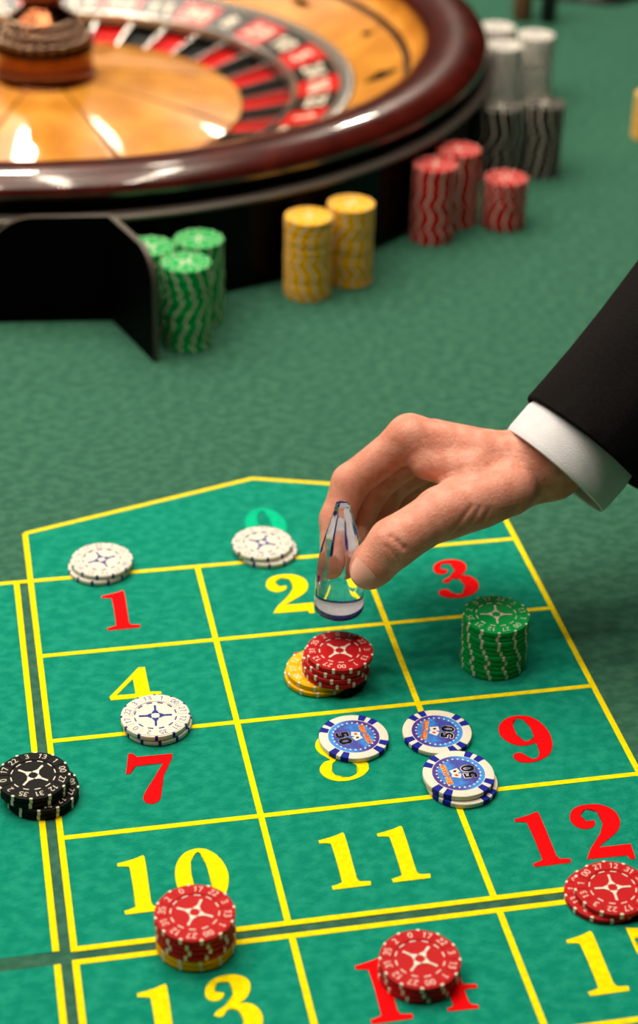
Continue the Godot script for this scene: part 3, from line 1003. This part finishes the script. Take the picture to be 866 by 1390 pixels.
func marker() -> void:
	var o := thing("win_marker", "clear faceted acrylic marker with blue base held over the red chips", "marker", Vector3(0.1746, 0.035, 0.1100))
	var high := 0.0717
	var rows := 70
	var seg := 96
	var s := st()
	var facet := Curve.new()
	for q in [[0.0, 1.0], [0.22, 0.97], [0.30, 0.925], [0.46, 0.84], [0.60, 0.735], [0.73, 0.585], [0.90, 0.36], [1.0, 0.262]]:
		facet.add_point(Vector2(q[0], q[1]))
	for k in facet.point_count:
		var i := maxi(k - 1, 0)
		var j := mini(k + 1, facet.point_count - 1)
		var d := facet.get_point_position(j) - facet.get_point_position(i)
		facet.set_point_left_tangent(k, d.y / d.x)
		facet.set_point_right_tangent(k, d.y / d.x)
	var radius := func(a: float, y: float) -> Array:
		var t := clampf(y / high, 0.0, 1.0)
		# the round wall, a little narrower upwards, rounded at the foot
		var wall := 0.0147 - 0.0022 * t
		if y < 0.0022:
			wall -= 0.0022 - sqrt(maxf(0.0, 0.0022 * 0.0022 - (0.0022 - y) * (0.0022 - y)))
		var half := PI / 8.0
		var b := fposmod(a, 2.0 * half) - half
		# eight facets, curved lengthwise
		var flat: float = facet.sample_baked(t) * 0.015
		var corner := flat / cos(b)
		if corner < wall:
			return [corner, a - b, (facet.sample_baked(t - 0.02) - facet.sample_baked(t + 0.02)) * 0.015 / (0.04 * high)]
		return [wall, INF, 0.0]
	for i in rows:
		var y0 := 0.0024 + (high - 0.0024) * i / rows
		var y1 := 0.0024 + (high - 0.0024) * (i + 1) / rows
		for k in seg:
			var a := TAU * k / seg
			var b := TAU * (k + 1) / seg
			var v := []
			for q in [[a, y0], [b, y0], [b, y1], [a, y1]]:
				v.append(on_ring(q[0], radius.call(q[0], q[1])[0], q[1]))
			for t in [[0, 1, 2], [0, 2, 3]]:
				var c: Vector3 = (v[t[0]] + v[t[1]] + v[t[2]]) / 3.0
				var w: Array = radius.call(fposmod(atan2(c.z, c.x), TAU), c.y)
				var n := []
				for j in t:
					var p: Vector3 = v[j]
					if w[1] == INF:
						n.append(Vector3(p.x, 0.0004, p.z).normalized())
					else:
						n.append((on_ring(w[1], 1.0, w[2])).normalized())
				tri(s, v[t[0]], v[t[1]], v[t[2]], n[0], n[1], n[2])
	for e in [[high, Vector3.UP], [0.0024, Vector3.DOWN]]:
		for k in seg:
			var a := TAU * k / seg
			var b := TAU * (k + 1) / seg
			tri(s, Vector3(0, e[0], 0), on_ring(a, radius.call(a, e[0])[0], e[0]), on_ring(b, radius.call(b, e[0])[0], e[0]), e[1], e[1], e[1])
	part("clear_body", s.commit(), M.clear_acrylic, o)
	part("blue_base", lathe([Vector2(0, 0), Vector2(0.0128, 0), Vector2(0.0140, 0.0006), Vector2(0.0145, 0.0016), Vector2(0.0146, 0.00235), Vector2(0.0139, 0.0024), Vector2(0.0138, 0.0032), Vector2(0.0104, 0.0032), Vector2(0.0104, 0.0022), Vector2(0, 0.0022)], 64), M.marker_blue, o, Vector3.ZERO, "dark blue base ring")
	part("white_disc", lathe([Vector2(0, 0.00225), Vector2(0.0103, 0.00225), Vector2(0.0103, 0.0031), Vector2(0, 0.0031)], 48), M.marker_white, o, Vector3.ZERO, "white disc inside the base")


# ---------------------------------------------------------------- the person's arm

# The joints of the hand in millimetres: chain, joint, radius, joint, radius.
func bones() -> Array:
	var V := func(x: float, y: float, z: float) -> Vector3: return Vector3(x, y, z)
	return [
		["palm", V.call(222.1, 124.9, 71.8), 11.5, V.call(280.4, 113.8, 88.4), 15],
		["palm", V.call(240.3, 113.9, 58.5), 11.5, V.call(286.5, 108.0, 76.6), 15],
		["palm", V.call(252.4, 98.9, 46.4), 11, V.call(292.3, 98.0, 67.2), 14],
		["palm", V.call(262.6, 81.8, 39.9), 10.5, V.call(295.9, 87.3, 62.6), 13],
		["palm", V.call(254.0, 112.7, 95.4), 13, V.call(230.2, 114.5, 84.5), 10],
		["palm", V.call(273.6, 105.4, 106.3), 16, V.call(236.9, 98.3, 113.6), 14.5],
		["palm", V.call(280.9, 93.6, 84.1), 17, V.call(260.1, 87.6, 62.0), 15],
		["palm", V.call(283.7, 105.3, 87.2), 21, V.call(301.7, 112.0, 86.9), 24],
		["palm", V.call(301.7, 112.0, 86.9), 24, V.call(352.2, 157.9, 69.7), 30],
		["palm", V.call(288.1, 97.2, 74.0), 19, V.call(307.0, 103.0, 72.0), 22],
		["thumb", V.call(255.3, 101.2, 109.8), 14.5, V.call(230.7, 98.6, 115.6), 14.3],
		["thumb", V.call(230.7, 98.6, 115.6), 14.2, V.call(201.6, 87.8, 125.6), 14.2],
		["thumb", V.call(201.6, 87.8, 125.6), 14, V.call(189.9, 74.5, 126.4), 12.4],
		["thumb", V.call(189.9, 74.5, 126.4), 12.2, V.call(187.5, 70.5, 126.0), 10.6],
		["index", V.call(236.7, 121.3, 74.7), 11, V.call(222.2, 125.6, 71.4), 12],
		["index", V.call(222.2, 125.6, 71.4), 11.6, V.call(188.5, 95.4, 68.3), 10.8],
		["index", V.call(188.5, 95.4, 68.3), 10.8, V.call(178.9, 75.9, 76.9), 9.8],
		["index", V.call(178.9, 75.9, 76.9), 9.7, V.call(174.5, 59.1, 92.1), 8.3],
		["middle", V.call(254.3, 110.2, 61.3), 10.5, V.call(239.6, 112.7, 57.9), 11.5],
		["middle", V.call(239.6, 112.7, 57.9), 11.2, V.call(207.2, 86.5, 56.3), 10.4],
		["middle", V.call(207.2, 86.5, 56.3), 10.4, V.call(195.3, 69.5, 64.0), 9.6],
		["middle", V.call(195.3, 69.5, 64.0), 9.5, V.call(188.8, 57.8, 76.9), 8.2],
		["ring", V.call(264.9, 96.9, 50.2), 10, V.call(252.4, 98.9, 46.4), 11],
		["ring", V.call(252.4, 98.9, 46.4), 10.6, V.call(219.4, 75.1, 43.2), 9.8],
		["ring", V.call(219.4, 75.1, 43.2), 9.8, V.call(211.8, 62.3, 50.5), 9],
		["ring", V.call(211.8, 62.3, 50.5), 8.9, V.call(204.3, 54.6, 60.7), 7.8],
		["little", V.call(272.1, 81.5, 44.5), 9, V.call(262.6, 82.6, 39.4), 9.6],
		["little", V.call(262.6, 82.6, 39.4), 9.2, V.call(234.5, 65.1, 32.2), 8.4],
		["little", V.call(234.5, 65.1, 32.2), 8.4, V.call(226.5, 57.3, 37.6), 7.8],
		["little", V.call(226.5, 57.3, 37.6), 7.7, V.call(218.4, 53.0, 43.3), 6.8],
	]


var field_at := PackedFloat32Array()
var field_lo := Vector3.ZERO
var field_cell := 1.0
var field_n := Vector3i.ZERO


# How far the point, in metres, lies outside the skin, in metres.
func skin_distance(p: Vector3) -> float:
	var q := (p * 1000.0 - field_lo) / field_cell
	var b := Vector3i(q.floor())
	var t := q - Vector3(b)
	var sum := 0.0
	for c in 8:
		var o := Vector3i(c & 1, (c >> 1) & 1, c >> 2)
		var w := (t.x if o.x else 1.0 - t.x) * (t.y if o.y else 1.0 - t.y) * (t.z if o.z else 1.0 - t.z)
		var g := b + o
		sum += w * field_at[g.x + g.y * field_n.x + g.z * field_n.x * field_n.y]
	return sum * 0.001


func hand_mesh(cell: float) -> Mesh:
	var list := bones()
	var lo := Vector3(1e9, 1e9, 1e9)
	var hi := -lo
	for b in list:
		for e in [[b[1], b[2]], [b[3], b[4]]]:
			var q: Vector3 = e[0]
			lo = lo.min(q - Vector3.ONE * (float(e[1]) + 6.0))
			hi = hi.max(q + Vector3.ONE * (float(e[1]) + 6.0))
	var nx := int((hi.x - lo.x) / cell) + 2
	var ny := int((hi.y - lo.y) / cell) + 2
	var nz := int((hi.z - lo.z) / cell) + 2
	var sy := nx
	var sz := nx * ny
	var total := nx * ny * nz
	var fields := {}
	var far := 6.0
	for chain in ["palm", "thumb", "index", "middle", "ring", "little"]:
		var e := PackedFloat32Array()
		e.resize(total)
		e.fill(0.0)
		var sharp := 0.42 if chain == "palm" else 0.75
		for b in list:
			if b[0] != chain:
				continue
			var p: Vector3 = b[1]
			var q: Vector3 = b[3]
			var ra: float = b[2]
			var rb: float = b[4]
			var reach := Vector3.ONE * (maxf(ra, rb) + far)
			var c0 := ((p.min(q) - reach - lo) / cell).max(Vector3.ZERO)
			var c1 := ((p.max(q) + reach - lo) / cell).min(Vector3(nx - 1, ny - 1, nz - 1))
			var d := q - p
			var dd := maxf(d.length_squared(), 1e-6)
			for k in range(int(c0.z), int(c1.z) + 1):
				for j in range(int(c0.y), int(c1.y) + 1):
					var w := lo + Vector3(int(c0.x), j, k) * cell - p
					var at := int(c0.x) + j * sy + k * sz
					for i in range(int(c0.x), int(c1.x) + 1):
						var t := clampf(w.dot(d) / dd, 0.0, 1.0)
						var dist := (w - d * t).length() - ra - (rb - ra) * t
						if dist < far:
							e[at] += exp(-dist * sharp)
						w.x += cell
						at += 1
		fields[chain] = e
	var f := PackedFloat32Array()
	f.resize(total)
	var palm: PackedFloat32Array = fields["palm"]
	var parts := [fields["thumb"], fields["index"], fields["middle"], fields["ring"], fields["little"]]
	for i in total:
		var best := 0.0
		for k in 5:
			var v: float = parts[k][i]
			if v > best:
				best = v
		# fingers meet each other sharply and the palm softly
		var sum := palm[i] + (pow(best, 0.42 / 0.75) if best > 0.0 else 0.0)
		f[i] = far if sum < 0.02 else -log(sum) / 0.42
	# creases: shallow dents, longer in depth than across
	var V := func(x: float, y: float, z: float) -> Vector3: return Vector3(x, y, z)
	var deep := Vector3(-0.1773, 0.5095, 0.842)
	var n := 0
	for e in [
		[V.call(197.6, 98.1, 135.1), V.call(204.4, 93.0, 139.7)],
		[V.call(204.4, 93.0, 139.7), V.call(207.6, 86.6, 141.8)],
		[V.call(195.0, 92.9, 136.5), V.call(203.8, 84.4, 142.3)],
		[V.call(246.2, 109.0, 126.9), V.call(234.1, 95.0, 130.4)],
		[V.call(251.2, 107.3, 126.6), V.call(244.1, 95.3, 130.0)],
		[V.call(209.6, 129.4, 83.1), V.call(210.3, 115.8, 93.8)],
		[V.call(210.3, 115.8, 93.8), V.call(214.1, 103.8, 104.3)],
		[V.call(256.5, 105.3, 126.5), V.call(252.1, 95.5, 129.2)],
		[V.call(201.5, 96.1, 137.1), V.call(207.2, 89.7, 141.1)],
	]:
		var p: Vector3 = e[0]
		var d: Vector3 = (e[1] as Vector3) - p
		var depth: float = [0.9, 0.7, 0.7, 0.8, 0.7, 1.1, 1.1, 0.6, 0.5][n]
		n += 1
		var c0 := ((p.min(e[1]) - Vector3.ONE * 8.0 - lo) / cell).max(Vector3.ZERO)
		var c1 := ((p.max(e[1]) + Vector3.ONE * 8.0 - lo) / cell).min(Vector3(nx - 1, ny - 1, nz - 1))
		for k in range(int(c0.z), int(c1.z) + 1):
			for j in range(int(c0.y), int(c1.y) + 1):
				for i in range(int(c0.x), int(c1.x) + 1):
					var w := lo + Vector3(i, j, k) * cell - p
					var t := clampf(w.dot(d) / d.length_squared(), 0.0, 1.0)
					var v := w - d * t
					v -= deep * v.dot(deep) * 0.7
					var dd := v.length_squared()
					if dd < 12.0:
						f[i + j * sy + k * sz] += depth * exp(-dd / 1.9)
	field_at = f
	field_lo = lo
	field_cell = cell
	field_n = Vector3i(nx, ny, nz)
	# surface nets
	var ids := PackedInt32Array()
	ids.resize(total)
	ids.fill(-1)
	var verts := PackedVector3Array()
	var norms := PackedVector3Array()
	var corner := [0, 1, sy, sy + 1, sz, sz + 1, sz + sy, sz + sy + 1]
	var cx := [Vector3(0, 0, 0), Vector3(1, 0, 0), Vector3(0, 1, 0), Vector3(1, 1, 0), Vector3(0, 0, 1), Vector3(1, 0, 1), Vector3(0, 1, 1), Vector3(1, 1, 1)]
	var edges := [[0, 1], [2, 3], [4, 5], [6, 7], [0, 2], [1, 3], [4, 6], [5, 7], [0, 4], [1, 5], [2, 6], [3, 7]]
	for k in nz - 1:
		for j in ny - 1:
			var at := j * sy + k * sz
			for i in nx - 1:
				var v0 := f[at]
				if absf(v0) < 5.0:
					var mask := 0
					for c in 8:
						if f[at + corner[c]] < 0.0:
							mask |= 1 << c
					if mask != 0 and mask != 255:
						var sum := Vector3.ZERO
						var count := 0
						for ed in edges:
							var a: int = ed[0]
							var b: int = ed[1]
							if ((mask >> a) & 1) != ((mask >> b) & 1):
								var fa := f[at + corner[a]]
								var fb := f[at + corner[b]]
								sum += (cx[a] as Vector3).lerp(cx[b], fa / (fa - fb))
								count += 1
						var local := sum / count
						ids[at] = verts.size()
						verts.append((lo + (Vector3(i, j, k) + local) * cell) * 0.001)
						var g := Vector3.ZERO
						for c in 8:
							var o: Vector3 = cx[c]
							var wx := local.x if o.x > 0.5 else 1.0 - local.x
							var wy := local.y if o.y > 0.5 else 1.0 - local.y
							var wz := local.z if o.z > 0.5 else 1.0 - local.z
							var val := f[at + corner[c]]
							g += Vector3((1.0 if o.x > 0.5 else -1.0) * wy * wz, (1.0 if o.y > 0.5 else -1.0) * wx * wz, (1.0 if o.z > 0.5 else -1.0) * wx * wy) * val
						norms.append(g.normalized())
				at += 1
	var index := PackedInt32Array()
	for k in range(1, nz - 1):
		for j in range(1, ny - 1):
			var at := 1 + j * sy + k * sz
			for i in range(1, nx - 1):
				var v0 := f[at]
				if absf(v0) < 5.0:
					for ax in 3:
						var step: int = [1, sy, sz][ax]
						var v1 := f[at + step]
						if (v0 < 0.0) != (v1 < 0.0):
							var u: int = [sy, sz, 1][ax]
							var v: int = [sz, 1, sy][ax]
							var a := ids[at]
							var b := ids[at - u]
							var c := ids[at - u - v]
							var d := ids[at - v]
							if a >= 0 and b >= 0 and c >= 0 and d >= 0:
								if v0 < 0.0:
									index.append_array([a, c, b, a, d, c])
								else:
									index.append_array([a, b, c, a, c, d])
				at += 1
	var arrays := []
	arrays.resize(Mesh.ARRAY_MAX)
	arrays[Mesh.ARRAY_VERTEX] = verts
	arrays[Mesh.ARRAY_NORMAL] = norms
	arrays[Mesh.ARRAY_INDEX] = index
	var m := ArrayMesh.new()
	m.add_surface_from_arrays(Mesh.PRIMITIVE_TRIANGLES, arrays)
	return m


func person() -> void:
	var o := thing("person", "person in black jacket and white cuff, right hand holding the clear marker", "person")
	part("hand", hand_mesh(1.3), M.skin, o)
	# the arm runs up and away from the wrist
	var axis := Vector3(0.7031, 0.6642, -0.2539).normalized()
	var across := (Vector3(0.3268, 0.0839, 0.1091) - Vector3(0.2853, 0.1273, 0.0742)).normalized()
	across = (across - axis * across.dot(axis)).normalized()
	var deep := axis.cross(across).normalized()
	var c := Vector3(0.3058, 0.1058, 0.0915)
	var rings := []
	for e in [[0.07, 0.94], [0.03, 0.95], [0.004, 0.955], [0.001, 0.96], [0.0, 0.975], [0.001, 0.99], [0.004, 1.0], [0.02, 1.0], [0.03, 0.95], [0.045, 0.86], [0.09, 0.84]]:
		rings.append([c + axis * e[0], across * 0.0374 * e[1], deep * 0.0385 * e[1]])
	part("shirt_cuff", tube(rings, 96, false, false, 0.0012), M.shirt, o)
	c = Vector3(0.32635, 0.1189, 0.08785)
	var slant := (Vector3(0.3536, 0.0987, 0.1058) - Vector3(0.2991, 0.1391, 0.0699)).normalized()
	rings = []
	for e in [[0.05, 0.95], [0.01, 0.95], [0.002, 0.955], [0.0, 0.975], [0.002, 0.995], [0.01, 1.0], [0.04, 1.02], [0.08, 1.05], [0.13, 1.11], [0.18, 1.18], [0.23, 1.25], [0.27, 1.30]]:
		var t := clampf(e[0] / 0.2, 0.0, 1.0)
		rings.append([c - slant * 0.003 + axis * e[0], slant.lerp(across, t) * 0.0428 * e[1], deep * 0.046 * e[1]])
	var bend: Vector3 = c + axis * 0.27
	for k in range(1, 7):
		var t := k / 6.0
		var way := axis.lerp(Vector3(0.35, 0.93, -0.1).normalized(), t).normalized()
		bend += way * 0.03
		var side := (across - way * across.dot(way)).normalized()
		rings.append([bend, side * 0.0535, way.cross(side).normalized() * 0.0595])
	part("jacket_sleeve", tube(rings, 96, false, true, 0.004), M.jacket, o)
	# thumb nail: a thin curved plate
	var tip := Vector3(0.1875, 0.0722, 0.1266)
	var knuckle := Vector3(0.2016, 0.0878, 0.1256)
	var along := (tip - knuckle).normalized()
	var face := Vector3(-0.1773, 0.5095, 0.842)
	face = (face + Vector3(-0.15, 0.25, 0.0)).normalized()
	face = (face - along * face.dot(along)).normalized()
	var wide := along.cross(face).normalized()
	var s := st()
	var rows := 10
	var cols := 14
	var grid := []
	for i in rows + 1:
		for j in cols + 1:
			var u := lerpf(-1.0, 1.0, float(j) / cols)
			var v := lerpf(-1.0, 1.0, float(i) / rows)
			var sq := 1.0 - 0.14 * v * v
			var a := u * 0.80 * sq
			var l := v * (0.0066 - 0.0012 * u * u) + 0.0030
			var way := (face * cos(a) + wide * sin(a)).normalized()
			var r := 0.004
			var from := tip + along * l
			for step in 60:
				if skin_distance(from + way * r) > 0.0:
					break
				r += 0.0003
			grid.append([from + way * (r + 0.0006 - 0.0009 * pow(absf(u), 6.0)), (way + along * 0.2 * maxf(v, 0.0)).normalized()])
	for i in rows:
		for j in cols:
			var p: int = i * (cols + 1) + j
			var q := [grid[p], grid[p + 1], grid[p + cols + 2], grid[p + cols + 1]]
			tri(s, q[0][0], q[1][0], q[2][0], q[0][1], q[1][1], q[2][1])
			tri(s, q[0][0], q[2][0], q[3][0], q[0][1], q[2][1], q[3][1])
	part("thumb_nail", s.commit(), M.nail, o, Vector3.ZERO, "pale thumb nail")
